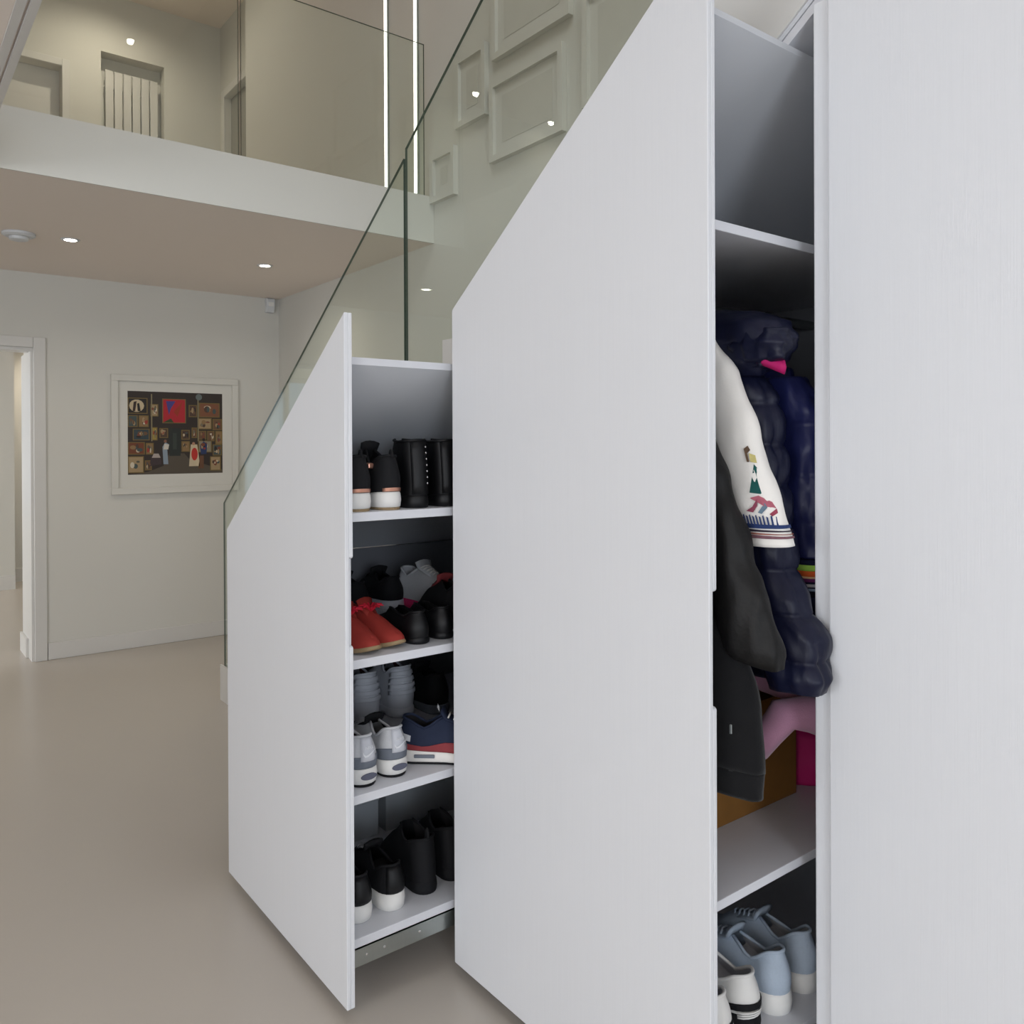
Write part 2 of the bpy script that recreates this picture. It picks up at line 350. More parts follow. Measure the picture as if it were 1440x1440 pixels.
for i, z in enumerate(SH):
    xl = SX0+.017 if i else SX1-(sl(SX1)-t-z)/.705+.012
    mesh('shelf', *loc(boxgeo(xl, SX1, SY0, SY1-.017, z-.021, z), Ps), M['shelf'], ds, bevel=.0012)
rn = mesh('runner', *loc(merge(boxgeo(SX1-.004, SX1-.001, SY0, 1.6, .106, .150), boxgeo(SX1-.02, SX1-.004, SY0, 1.6, .106, .109), boxgeo(SX1-.02, SX1-.001, SY0, 1.6, .1465, .150)), Ps), M['steel'], ds)
for yy in (.915, .962, 1.06):
    gsc = lathegeo([(.0035, 0), (.003, .0012), (.001, .0016)], seg=10)
    v = [Vector((SX1-.001+p[2], yy+p[0], .128+p[1]))-Ps for p in gsc[0]]
    mesh('screw', v, gsc[1], M['studs'], rn)

# ---- tall pull-out (coat unit)
dl = tag(empty('coat_pull_out', (-1.31, 1.147, .03)), 'tall pulled-out white under-stair unit with hanging coats inside', 'pull-out cabinet')
Pl = Vector((-1.31, 1.147, .03))
LX0, LX1, LY0, LY1 = -1.692, -.932, 1.1675, 2.10
def ll(x): return 2.098+.722*(x-LX1)
mesh('front', *loc(front_geo(-1.709, -.914, 1.147, fline(-1.709), fline(-.914)), Pl), M['front'], dl, bevel=.0015)
t2 = .012
mesh('sloping_top', *loc(prismgeo([(LX0, ll(LX0)-t2), (LX1, ll(LX1)-t2), (LX1, ll(LX1)), (LX0, ll(LX0))], LY0, LY1), Pl), M['toppanel'], dl)
mesh('side_panel', *loc(boxgeo(LX0, LX0+.016, LY0, LY1, .148, ll(LX0)-t2-.001), Pl), M['carcass'], dl)
mesh('back_panel', *loc(prismgeo([(LX0+.016, .148), (LX1, .148), (LX1, ll(LX1)-t2-.002), (LX0+.016, ll(LX0+.016)-t2-.002)], LY1-.016, LY1), Pl), M['carcass'], dl)
LH = [1.7215, .5035, .168]
for i, z in enumerate(LH):
    xl = LX0+.017 if i else LX1-(ll(LX1)-t2-z)/.722+.012
    mesh('shelf', *loc(boxgeo(xl, LX1, LY0, LY1-.017, z-.018, z), Pl), M['shelf'], dl, bevel=.0012)
RAILX, RAILZ = -1.30, 1.652
mesh('hanging_rail', *loc(tubegeo([(RAILX, LY0, RAILZ), (RAILX, LY1-.017, RAILZ)], .012, 14), Pl), M['steel'], dl, smooth=True)
mesh('runner', *loc(boxgeo(LX1-.004, LX1-.001, LY0, 1.9, .102, .146), Pl), M['steel'], dl)

# ------------------------------------------------------------------ glass balustrades
def glass_panel(name, poly, a0, a1, axis, label):
    v, f = prismgeo(poly, a0, a1, axis)
    o = mesh(name, v, f, [M['glass'], M['gedge']])
    for i, p in enumerate(o.data.polygons): p.material_index = 0 if i < 2 else 1
    return tag(o, label, 'glass panel', 'glass balustrade panels')
def gl1(x): return 1.028+.695*(x+4.295)
def gb(x): return max(.02, RS+(x-X1)*RS/G-.16)
GY0, GY1 = 1.4515, 1.4605
glass_panel('stair_glass', [(-4.295, .02), (-4.20, gb(-4.20)), (-2.456, gb(-2.456)), (-2.456, gl1(-2.456)), (-4.295, 1.028)], GY0, GY1, 'y', 'lower sloping sheet of stair glass ending above the shoe unit')
glass_panel('stair_glass', [(-2.444, gb(-2.444)), (-.70, gb(-.70)), (-.70, 2.337+.718*(1.744)), (-2.444, 2.337)], GY0, GY1, 'y', 'upper sloping sheet of stair glass rising behind the tall unit')
glass_panel('balcony_glass', [(1.350, 2.643), (2.33, 2.643), (2.33, 3.447), (1.350, 3.447)], XBAL-.024, XBAL-.014, 'x', 'balcony glass panel in front of the two light strips')
glass_panel('balcony_glass', [(.345, 2.643), (1.338, 2.643), (1.338, 3.447), (.345, 3.447)], XBAL-.024, XBAL-.014, 'x', 'balcony glass panel in front of the radiator')

# ------------------------------------------------------------------ lights of the house, fittings
def downlight(x, y, z, label, watts, group='recessed ceiling spotlights'):
    t_ = tag(empty('recessed_spotlight', (x, y, z)), label, 'spotlight', group)
    mesh('trim_ring', *lathegeo([(.030, -.001), (.030, -.004), (.040, -.005), (.046, -.0005)], seg=28), M['plastic'], t_, smooth=True)
    mesh('lens', *lathegeo([(.0295, -.0015), (.0295, -.0035), (.02, -.004)], seg=24), M['led'], t_)
    if watts:
        d = bpy.data.lights.new('spot_beam', 'SPOT'); d.energy = watts; d.spot_size = math.radians(160); d.spot_blend = 1.0; d.color = (1, .88, .72); d.shadow_soft_size = .03
        o = bpy.data.objects.new('spot_beam', d); COL.objects.link(o); o.parent = t_; o.location = (0, 0, -.012)
downlight(-4.77, .83, ZC, 'lit ceiling spotlight nearest the round smoke alarm', 11)
downlight(-4.76, 1.862, ZC, 'lit ceiling spotlight nearest the stair glass', 11)
downlight(-4.82, -.115, ZC, 'ceiling spotlight seen as a dot mirrored in the stair glass', 11)
downlight(-7.48, -2.44, ZU, 'upper spotlight mirrored at left in the upper stair glass', 16)
downlight(-7.60, -3.65, ZU, 'upper spotlight mirrored at right in the upper stair glass', 16)
downlight(1.08, 2.016, ZU, 'spotlight mirrored above the radiator in the balcony glass', 10)
downlight(-9.0, 1.45, ZC, 'ceiling spotlight in the passage beyond the doorway', 30)
downlight(-7.2, 1.6, ZU, 'added spotlight brightening the landing wall above the radiator', 46)  # added lamp, lifts the landing end wall
downlight(-6.0, 1.5, ZU, 'added spotlight brightening the landing above the balcony', 24)  # another added lamp, lifts the rest of the landing
for px, lb in ((-4.19, 'left vertical light strip on the landing wall'), (-3.865, 'right vertical light strip beside the balcony glass edge')):
    t_ = tag(empty('light_strip', (px, YW, ZF1)), lb, 'light strip', 'vertical light strips')
    box('channel', -.016, .016, -.012, 0, .01, 2.55, M['steel'], t_)
    box('diffuser', -.011, .011, -.018, -.0125, .015, 2.545, M['strip'], t_, bevel=.002)
sm = tag(empty('smoke_alarm', (-4.78, .60, ZC)), 'round white smoke alarm on the hall ceiling', 'smoke alarm')
mesh('base', *lathegeo([(.075, -.001), (.075, -.012), (.06, -.02)], seg=32), M['plastic'], sm, smooth=False)
mesh('cap', *lathegeo([(.045, -.021), (.043, -.034), (.03, -.038)], seg=32), M['plastic'], sm)
pr = tag(empty('motion_sensor', (XBACK, YW-.075, 2.29)), 'small white motion sensor high in the hall corner', 'sensor')
mesh('housing', *prismgeo([(0.001, 0), (.03, .004), (.045, .05), (.045, .095), (.03, .105), (0.001, .105)], -.03, .03), M['plastic'], pr, bevel=.004)
mesh('lens', *boxgeo(.0452, .049, -.02, .02, .045, .075), M['white'], pr, bevel=.0015)
# radiator
rd = tag(empty('radiator', (XU-.06, (NY0+NY1)/2, ZF1+.12)), 'tall white radiator of flat upright bars in the landing niche', 'radiator')
for i in range(6):
    c = -.185+i*.074
    mesh('bar', *boxgeo(-.012, .012, c-.032, c+.032, 0, 1.86), M['trim'], rd, bevel=.004)
for zz in (.08, 1.72):
    mesh('header', *tubegeo([(-.03, -.22, zz), (-.03, .22, zz)], .016, 12), M['trim'], rd, smooth=True)
for zz in (.3, 1.6):
    mesh('bracket', *boxgeo(-.078, -.03, -.012, .012, zz, zz+.04), M['trim'], rd)

# white frames on the stair wall behind the glass
def wall_frame(x0, x1, z0, z1, label):
    t_ = tag(empty('picture_frame', ((x0+x1)/2, YW, z0)), label, 'picture frame', 'white picture frames on the stair wall')
    a, b = x0-(x0+x1)/2, x1-(x0+x1)/2; h = z1-z0; wd = .03
    mesh('frame', *merge(boxgeo(a, b, -.03, -.001, 0, wd), boxgeo(a, b, -.03, -.001, h-wd, h), boxgeo(a, a+wd, -.03, -.001, wd, h-wd), boxgeo(b-wd, b, -.03, -.001, wd, h-wd)), M['wall'], t_)
    mesh('mount', *boxgeo(a+wd, b-wd, -.012, -.001, wd, h-wd), M['wall'], t_)
    mesh('print', *boxgeo(a+wd+.05, b-wd-.05, -.0135, -.0125, wd+.05, h-wd-.05), M['palegrey'], t_)
M['palegrey'] = mat('faded_print', (204, 202, 194), .6, .3, var=.05, vscale=(12, 12, 12))
wall_frame(-3.17, -2.645, 2.67, 3.05, 'wide white picture frame low in the middle behind the stair glass')
wall_frame(-3.46, -3.205, 2.92, 3.27, 'narrow upright white picture frame beside the balcony end')
wall_frame(-3.70, -3.475, 2.60, 2.85, 'small white picture frame lowest beside the balcony glass edge')
wall_frame(-3.15, -2.60, 3.15, 3.62, 'large white picture frame at the top behind the stair glass')
wall_frame(-2.52, -2.05, 2.72, 3.2, 'white picture frame closest to the tall unit top edge')

# ------------------------------------------------------------------ framed print on the hall wall
def attr_mat(name):
    m = bpy.data.materials.new(name); m.use_nodes = True; nt = m.node_tree; b = nt.nodes['Principled BSDF']
    a = nt.nodes.new('ShaderNodeVertexColor'); a.layer_name = 'ink'
    nt.links.new(a.outputs[0], b.inputs['Base Color']); b.inputs['Roughness'].default_value = .45
    return m
fp = tag(empty('framed_print', (XBACK, 1.65, 1.012)), 'white framed print of a crowded dark picture gallery on the hall wall', 'framed picture')
FW, FH = .826, .783
mesh('frame', *merge(boxgeo(.001, .03, -FW/2, FW/2, 0, .042), boxgeo(.001, .03, -FW/2, FW/2, FH-.042, FH), boxgeo(.001, .03, -FW/2, -FW/2+.042, .042, FH-.042), boxgeo(.001, .03, FW/2-.042, FW/2, .042, FH-.042)), M['wall'], fp, bevel=.003)
PY0, PY1, PZ0, PZ1 = 1.338-1.65, 1.955-1.65, 1.139-1.012, 1.690-1.012
mesh('mount', *boxgeo(.004, .012, -FW/2+.042, FW/2-.042, .042, FH-.042), M['wall'], fp)
ink_v, ink_f, ink_c = [], [], []
def ink(poly, col, lay):
    n = len(ink_v)
    for u, v in poly: ink_v.append((.0124+lay*.00012, PY0+(PY1-PY0)*u, PZ0+(PZ1-PZ0)*v))
    ink_f.append(tuple(range(n, n+len(poly)))); ink_c.append(lin([c_*.9 for c_ in col]))
def R4(u0, v0, u1, v1): return [(u0, v0), (u1, v0), (u1, v1), (u0, v1)]
def El(u, v, a, b, n=14, s=0): return [(u+a*math.cos(2*math.pi*k/n+s), v+b*math.sin(2*math.pi*k/n+s)) for k in range(n)]
ink(R4(0, 0, 1, 1), (52, 42, 38), 0)
ink([(0, 0), (1, 0), (1, .04), (.64, .17), (.58, .25), (.42, .25), (.36, .1), (.2, .03)], (92, 82, 70), 1)
ink(R4(.42, .22, .54, .56), (40, 46, 44), 2); ink(R4(.46, .30, .50, .50), (58, 66, 60), 3)
rr = random.Random(3)
tones = [(150, 118, 78), (116, 84, 60), (96, 92, 78), (176, 150, 112), (84, 60, 50), (70, 84, 84), (132, 72, 52), (128, 120, 98)]
def mini(u0, v0, u1, v1, base=None, motif=None):
    ink(R4(u0, v0, u1, v1), (128, 106, 58), 2)
    e = .010; ink(R4(u0+e, v0+e, u1-e, v1-e), base or rr.choice(tones), 3)
    for k in range(7 if motif is None else 0):
        ink(El(rr.uniform(u0+.25*(u1-u0), u1-.25*(u1-u0)), rr.uniform(v0+.3*(v1-v0), v1-.3*(v1-v0)), (u1-u0)*rr.uniform(.05, .18), (v1-v0)*rr.uniform(.06, .24), s=rr.random()), rr.choice(tones+[(214, 196, 166), (226, 214, 190), (40, 34, 32), (170, 60, 50)]), 4+k)
mini(.0, .73, .20, .92, (40, 34, 32), 1); ink(El(.09, .825, .075, .075), (214, 194, 158), 4); ink([(.05, .76), (.075, .76), (.09, .88), (.06, .87)], (52, 32, 28), 5); ink([(.1, .76), (.13, .76), (.115, .86), (.095, .85)], (30, 26, 26), 5)
mini(.35, .62, .60, .92, (190, 34, 48), 1); ink([(.39, .89), (.49, .89), (.44, .80), (.42, .72)], (70, 64, 140), 4); ink([(.47, .76), (.57, .9), (.51, .7)], (166, 52, 30), 4); ink([(.36, .63), (.47, .63), (.44, .68)], (58, 72, 40), 4)
mini(.23, .70, .31, .85); mini(.63, .70, .72, .85); mini(.74, .70, .97, .88, (134, 84, 58))
mini(.0, .57, .10, .71); mini(.11, .57, .21, .71); mini(.73, .55, .88, .69); mini(.89, .54, 1.0, .68)
mini(.05, .41, .22, .55, (56, 70, 76)); mini(.24, .41, .30, .57, (172, 148, 70)); mini(.32, .44, .41, .56); mini(.55, .42, .64, .54); mini(.66, .44, .72, .57)
mini(.73, .42, .82, .53); mini(.83, .40, .91, .53); mini(.92, .36, 1.0, .53); mini(.0, .24, .17, .39, (124, 66, 40)); mini(.18, .24, .26, .38); mini(.55, .27, .64, .40); mini(.73, .26, .88, .41, (150, 140, 118)); mini(.89, .22, .99, .36)
mini(.0, .02, .16, .22); mini(.86, .03, .98, .21); mini(.17, .05, .24, .17)
for u in (.235, .725): ink(R4(u, .4, u+.012, .97), (150, 138, 104), 6)
ink(El(.74, .95, .035, .04), (112, 122, 120), 7)
ink([(.36, .12), (.41, .12), (.40, .3), (.42, .36), (.38, .39), (.35, .33)], (150, 164, 178), 7); ink([(.36, .3), (.41, .3), (.42, .36), (.37, .37)], (226, 218, 204), 8); ink(El(.38, .40, .015, .02), (150, 104, 82), 8)
ink([(.63, .09), (.75, .09), (.72, .36), (.65, .36)], (218, 200, 168), 7); ink(El(.69, .24, .035, .08), (204, 50, 42), 8); ink(El(.68, .37, .016, .02), (186, 140, 112), 8)
ink([(.76, .24), (.82, .24), (.83, .36), (.79, .40), (.75, .34)], (44, 60, 104), 7); ink([(.73, .06), (.79, .06), (.79, .22), (.75, .22)], (112, 74, 50), 7); ink(El(.79, .42, .016, .02), (40, 32, 30), 8)
ink([(.22, .1), (.34, .12), (.33, .22), (.23, .22)], (66, 52, 56), 7); ink([(.24, .2), (.33, .2), (.31, .25), (.26, .25)], (190, 176, 168), 8)
pm_ = attr_mat('printed_ink')
po = mesh('print', ink_v, ink_f, pm_, fp)
ca = po.data.color_attributes.new('ink', 'FLOAT_COLOR', 'CORNER')
for p in po.data.polygons:
    for li in p.loop_indices: ca.data[li].color = ink_c[p.index]

# ------------------------------------------------------------------ shoes
def half_w(x, W, toe=.25):
    prof = interp([(0, .80), (.2, .76), (.4, .76), (.7, 1.0), (1, .98)], x)
    h = math.sqrt(max(0, 1-(1-min(x/.15, 1))**2)); t_ = math.sqrt(max(0, 1-(1-min((1-x)/toe, 1))**2))
    return W/2*prof*h*t_
def ring_params(n=44):
    out = []
    for k in range(n):
        a = 2*math.pi*k/n
        out.append((.5-.5*math.cos(a), 1 if a < math.pi else -1))     # heel -> left side -> toe -> right side
    return out
def make_shoe(name, label, heel, ang, L, W, group, upper, sole, sole_h=(.030, .018), outsole=None, coll=(.075, .055, .085),
              xt=.46, xv=.70, toe_h=.045, lining='darklining', lace=None, tongue=None, toe=.25, gap=.24, collar_w=.70, cat='shoe', tilt=0, bulge=.006, boot=False):
    """heel = point on the shelf under the back of the heel; ang = direction in which the toe points"""
    r_ = tag(empty(name, heel, ang), label, cat, group)
    r_.rotation_euler = (0, tilt, ang)
    N = 44; RP = ring_params(N)
    def sh(x): return sole_h[0]+(sole_h[1]-sole_h[0])*min(1, x/.75)
    def spring(x): return .012*max(0, (x-.72)/.28)**2
    # sole
    V, F = [], []
    oz = .006 if outsole else 0
    lev = [(oz, .965), (oz+.002, 1.03), (.45, 1.07), (.85, 1.035), (1, .985)]
    for lz, s in lev:
        for x, sg in RP:
            z = lz if lz < .1 else oz+(sh(x)-oz)*lz
            V.append(((x-.5)*L*(1+(s-1)*.35)+.5*L, sg*half_w(x, W, toe)*s, z+spring(x)))
    for i in range(len(lev)-1):
        for k in range(N): F.append((i*N+k, i*N+(k+1) % N, (i+1)*N+(k+1) % N, (i+1)*N+k))
    F.append(tuple(reversed(range(N)))); F.append(tuple(range((len(lev)-1)*N, len(lev)*N)))
    F = [tuple(reversed(f)) for f in F]
    so = mesh('sole', V, F, M[sole], r_, smooth=True)
    if outsole:
        V, F = [], []
        for lz, s in ((0, .93), (.0015, .985), (.0062, 1.0)):
            for x, sg in RP: V.append((x*L, sg*half_w(x, W, toe)*s, lz+spring(x)))
        for i in range(2):
            for k in range(N): F.append((i*N+k, i*N+(k+1) % N, (i+1)*N+(k+1) % N, (i+1)*N+k))
        F.append(tuple(reversed(range(N)))); F.append(tuple(range(2*N, 3*N)))
        mesh('outsole', V, [tuple(reversed(f)) for f in F], M[outsole], so, smooth=False)
    # upper, from the sole line to the collar and vamp line
    hh, hm, ht = coll
    cz = [(0, hh), (.06, hh*.985), (.24, hm), (xt, ht)]
    vz = [(xt, ht), (xv, ht*.62+toe_h*.38), (.88, toe_h), (1, toe_h*.8)]
    def rim(x, sg):
        wv = half_w(x, W, toe)
        if x < xt:
            y = wv*collar_w*interp([(0, 1), (.6*xt, 1), (xt, gap/ .70*W/2*.9/max(1e-4, half_w(xt, W, toe)))], x)
            if boot:
                y = wv*collar_w*math.sqrt(max(0, 1-max(0, (x-.55*xt)/(.45*xt))**2))
            xx = x*L+.012*(1-min(1, x/.3)); return (xx, sg*y, interp(cz, x))
        y = 0 if boot else interp([(xt, gap*W/2*.9), (xv, 0), (1, 0)], x)
        return (min(x, .90+(x-.90)*.3 if x > .9 else x)*L, sg*y, interp(vz, x))
    T = 10; V, F = [], []
    for j in range(T+1):
        t_ = j/T
        for x, sg in RP:
            b = (x*L, sg*half_w(x, W, toe)*.975, sh(x)+spring(x)-.002); q = rim(x, sg)
            k = 1 if x > xt else .0
            bl = min(1, max(0, (x-.25)/.35))
            hx = (1-math.cos(t_*math.pi/2))*bl + (t_**1.5)*(1-bl); vv = math.sin(t_*math.pi/2)*bl + t_*(1-bl)
            bu = bulge*math.sin(PI*min(1, t_*1.15))*(1-bl)
            V.append((b[0]+(q[0]-b[0])*hx-bu*max(0, 1-x/.12), b[1]+(q[1]-b[1])*hx+sg*bu*.7*min(1, x/.08), b[2]+(q[2]-b[2])*vv))
    for j in range(T):
        for k in range(N): F.append((j*N+(k+1) % N, j*N+k, (j+1)*N+k, (j+1)*N+(k+1) % N))
    F = [tuple(reversed(f)) for f in F]
    F = [tuple(reversed(f)) for f in F]
    up = mesh('upper', V, F, M[upper], r_, smooth=True)
    # lining: the inside of the opening
    V2, F2 = [], []; ks = [k for k in range(N) if RP[k][0] <= xt+.02]
    left = sorted([k for k in ks if RP[k][1] > 0], key=lambda k: -RP[k][0]); right = sorted([k for k in ks if RP[k][1] < 0], key=lambda k: RP[k][0])
    order = left+right
    for j in (T, 9, 8, 6, 5):
        for k in order:
            p = V[j*N+k]; c = (L*.28, 0)
            f_ = .965 if j == T else .92
            V2.append((c[0]+(p[0]-c[0])*f_, p[1]*f_, p[2]-(0 if j == T else .002)))
    n = len(order)
    for i in range(4):
        for k in range(n-1): F2.append((i*n+k, i*n+k+1, (i+1)*n+k+1, (i+1)*n+k))
    F2.append(tuple(range(4*n, 5*n)))
    mesh('lining', V2, F2, M[lining], r_, smooth=True)
    # padded collar along the rim
    pts = [V[T*N+k] for k in order]
    mesh('collar', *tubegeo(pts, .0035, 8), M[upper], up, smooth=True)
    if tongue:
        a = rim(xv-.02, 1); b = rim(xt, 1); hx = b[0]-.03*L; hz = b[2]+.020
        P_ = [(a[0], a[2]-.002), ((a[0]+b[0])/2, (a[2]+b[2])/2+.001), (b[0], b[2]+.002), (hx, hz)]
        ws = [.20*W, .24*W, .27*W, .30*W]; V3, F3 = [], []
        for (px, pz), w_ in zip(P_, ws):
            for s in (-1, -.5, 0, .5, 1): V3.append((px, s*w_, pz-.006*s*s))
        for i in range(3):
            for k in range(4): F3.append((i*5+k, i*5+k+1, i*5+k+6, i*5+k+5))
        mesh('tongue', V3, F3, M[tongue], r_, smooth=True, solid=.006)
    if lace:
        g = []
        for i in range(5):
            x = xt+(xv-xt)*(i+.3)/5; z = interp(vz, x); y = interp([(xt, gap*W/2*.9), (xv, 0)], x)+.010
            g.append(tubegeo([(x*L, -y, z-.004), (x*L+.004, -y*.4, z+.003), (x*L+.004, y*.4, z+.003), (x*L, y, z-.004)], .0024, 6))
        mesh('laces', *merge(*g), M[lace], r_, smooth=True)
    return r_, dict(V=V, N=N, T=T, L=L, W=W, sh=sh, rim=rim)
def heel_patch(shoe, info, x_max, t0, t1, m, nm, off=.0012):
    """a shaped panel lying over the back of the upper, between two heights"""
    V, N, T = info['V'], info['N'], info['T']; RP = ring_params(N)
    left = sorted([k for k in range(N) if RP[k][1] > 0 and RP[k][0] <= x_max], key=lambda k: -RP[k][0]); right = sorted([k for k in range(N) if RP[k][1] < 0 and RP[k][0] <= x_max], key=lambda k: RP[k][0])
    od = left+right; n = len(od); Q, F = [], []; J = 6
    for j in range(J+1):
        for idx, k in enumerate(od):
            e = abs(idx/(n-1)*2-1)
            tt = (t0+(t1-t0)*j/J)*T
            j0 = min(T-1, int(tt)); fr = tt-j0
            p = Vector(V[j0*N+k]).lerp(Vector(V[(j0+1)*N+k]), fr)
            c = Vector((info['L']*.3, 0, p.z)); d = (p-c); d.z = 0; d.normalize()
            Q.append(p+d*off)
    for j in range(J):
        for k in range(n-1): F.append((j*n+k, (j+1)*n+k, (j+1)*n+k+1, j*n+k+1))
    return mesh(nm, Q, F, M[m], shoe, smooth=True, solid=.001)
def swoosh_mesh(shoe, at, size, m='silver', flip=1):
    """a curved tick mark lying on the heel, in the local YZ plane"""
    up = [(-.5, .12), (-.40, -.10), (-.25, -.17), (-.05, -.12), (.20, .02), (.52, .24)]
    lo = [(-.5, .12), (-.47, -.14), (-.34, -.30), (-.12, -.30), (.12, -.14), (.52, .24)]
    V = [(at[0], at[1]+flip*u*size, at[2]+v*size) for u, v in up]+[(at[0], at[1]+flip*u*size, at[2]+v*size) for u, v in lo]
    F = [(i, i+1, i+7, i+6) for i in range(5)]
    return mesh('heel_mark', V, F, M[m], shoe, solid=.0006)
def text_mesh(parent, s, at, rot, size, m, nm='lettering'):
    cu = bpy.data.curves.new(nm, 'FONT'); cu.body = s; cu.size = size; cu.extrude = .0003; cu.align_x = 'CENTER'; cu.align_y = 'CENTER'
    tmp = bpy.data.objects.new('tmp_text', cu); COL.objects.link(tmp)
    dg = bpy.context.evaluated_depsgraph_get(); me = bpy.data.meshes.new_from_object(tmp.evaluated_get(dg))
    COL.objects.unlink(tmp); bpy.data.objects.remove(tmp)
    o = bpy.data.objects.new(nm, me); COL.objects.link(o); me.materials.clear(); me.materials.append(M[m]); o.parent = parent; o.location = at; o.rotation_euler = rot
    return o
GS = 'shoes on the pull-out shoe shelves'; GL = 'shoes at the foot of the coat unit'
# --- top shelf
for y, lb in ((.921, 'black high trainer with white sole tucked against the low front panel, top shelf'), (1.004, 'black high trainer with white sole and copper tab next to the studded boot')):
    s, inf = make_shoe('high_trainer', lb, (-1.752, y, 1.165), PI, .275, .086, GS, 'black', 'white', (.046, .026), 'tan', (.132, .108, .150), xt=.46, tongue='black', lace='black', collar_w=.78)
    heel_patch(s, inf, .05, .02, .12, 'copper', 'heel_badge')
    mesh('copper_clip', *boxgeo(.052, .078, .024, .040, .100, .114), M['copper'], s, bevel=.003)
    g = tubegeo([(.012+.006*math.cos(a), 0, .128+.018*math.sin(a)) for a in [PI*k/8 for k in range(9)]], .003, 6)
    mesh('pull_loop', *g, M['black'], s, smooth=True)
for y, lb, st_ in ((1.089, 'black ankle boot with a column of silver studs, top shelf', 1), (1.178, 'black ankle boot half hidden by the tall front, top shelf', 0)):
    s, inf = make_shoe('ankle_boot', lb, (-1.758, y, 1.165), PI, .27, .082, GS, 'blackgloss', 'blackgloss', (.034, .014), None, (.170, .166, .172), xt=.44, xv=.52, toe_h=.05, collar_w=1.0, boot=True, bulge=.002)
    heel_patch(s, inf, .06, .02, .98, 'blackgloss', 'back_strip', .0016)
    if st_:
        for i in range(7):
            g = lathegeo([(.0032, 0), (.0025, .002), (.0008, .003)], seg=8)
            V = inf['V']; N = inf['N']; T = inf['T']; tt = (.22+.11*i)*T; j0 = int(tt); p = Vector(V[j0*N+N-2]).lerp(Vector(V[min(T, j0+1)*N+N-2]), tt-j0)
            mesh('stud', [(p.x-.0008-q[2], p.y-.001+q[0], p.z+q[1]) for q in g[0]], g[1], M['studs'], s)
# --- second shelf
for hx, hy, a, lb in ((-1.995, .926, .10, 'red suede boot partly behind the low front panel edge'), (-2.005, .972, .24, 'red suede boot with a crimson tassel bow, second shelf')):
    s, inf = make_shoe('suede_boot', lb, (hx, hy, .822), a, .25, .084, GS, 'red', 'tan', (.014, .011), None, (.088, .078, .092), xt=.48, xv=.60, toe_h=.045, toe=.34, lining='maroon', tongue='red')
    tz = inf['rim'](.55, 1); g = []
    for k in range(9):
        b_ = 2*PI*k/9; g.append(tubegeo([(tz[0], 0, tz[2]), (tz[0]+.018*math.cos(b_), .018*math.sin(b_), tz[2]+.014), (tz[0]+.032*math.cos(b_), .032*math.sin(b_), tz[2]+.012)], [.004, .0032, .002], 5))
    mesh('tassel', *merge(*g), M['crimson'], s)
for y, x, lb in ((1.096, -1.766, 'plain black slip-on shoe beside the tasselled red boot'), (1.176, -1.775, 'plain black slip-on shoe furthest right on the second shelf')):
    make_shoe('slip_on_shoe', lb, (x, y, .822), PI, .255, .076, GS, 'blackgloss', 'blackgloss', (.018, .010), None, (.080, .062, .076), xt=.56, xv=.60, toe_h=.04, gap=.5)
for x, y, lb in ((-2.17, 1.135, 'black trainer with pale sole behind the red boots'), (-2.19, 1.265, 'black trainer with pale sole behind the slip-on shoes')):
    make_shoe('black_trainer', lb, (x, y, .822), PI, .262, .098, GS, 'black', 'greyleather', (.030, .022), None, (.098, .078, .104), tongue='black', lace='black')
make_shoe('knit_trainer', 'pale grey knitted trainer with a hot pink sole, back of second shelf', (-2.27, 1.33, .822), .12, .25, .098, GS, 'greymesh', 'pinkhot', (.030, .028), None, (.118, .096, .130), toe_h=.078, tongue='greymesh', lace='white', lining='lining')
make_shoe('black_trainer', 'black trainer with a red tag at the far right of the second shelf', (-1.84, 1.275, .822), PI-.1, .27, .088, GS, 'black', 'black', (.03, .02), None, (.115, .095, .12), tongue='redrub', lace='black')
# --- third shelf
for y, x, lb in ((.937, -1.762, 'grey and white running shoe tucked against the low front panel, third shelf'), (1.025, -1.768, 'grey and white running shoe with a full heel cushion in view, third shelf')):
    s, inf = make_shoe('running_shoe', lb, (x, y, .506), PI, .29, .094, GS, 'greymesh', 'white', (.046, .026), 'black', (.118, .088, .108), lining='maroon' if y < 1 else 'darklining', tongue='black', lace='lining', collar_w=.72)
    heel_patch(s, inf, .42, .01, .40, 'midgrey', 'heel_counter', .0014)
    heel_patch(s, inf, .030, .26, .97, 'greyleather', 'heel_panel', .0026)
    V = []; n = 20
    for k in range(n): 
        a_ = 2*PI*k/n; yy = .021*math.cos(a_); zz = .026+.0080*math.sin(a_)
        V.append((-.0035+.055*(yy/.094)**2*.42, yy, zz))
    mesh('air_cushion', V, [tuple(range(n))], M['airgel'], s, solid=.002)
    swoosh_mesh(s, (-.0068, 0, .084), .034, flip=-1)
    text_mesh(s, 'NIKE', (-.0066, 0, .0955), (PI/2, 0, -PI/2), .010, 'silver')
s, inf = make_shoe('suede_trainer', 'navy and red suede trainer standing side-on beside the running shoes', (-1.870, 1.085, .506), .86, .285, .098, GS, 'navysuede', 'cream', (.040, .026), 'black', (.112, .088, .118), xt=.44, tongue='navysuede', lace='cream')
heel_patch(s, inf, .66, .02, .24, 'redrub', 'mudguard', .002); heel_patch(s, inf, .14, .34, .55, 'greymesh', 'heel_stay', .0016)
mesh('air_window', *boxgeo(.045, .098, -.0445, -.0395, .018, .027), M['midgrey'], s, bevel=.002)
text_mesh(s, 'NIKE', (.105, -.012, .138), (PI/2+.5, 0, -PI/2+.1), .016, 'silver')
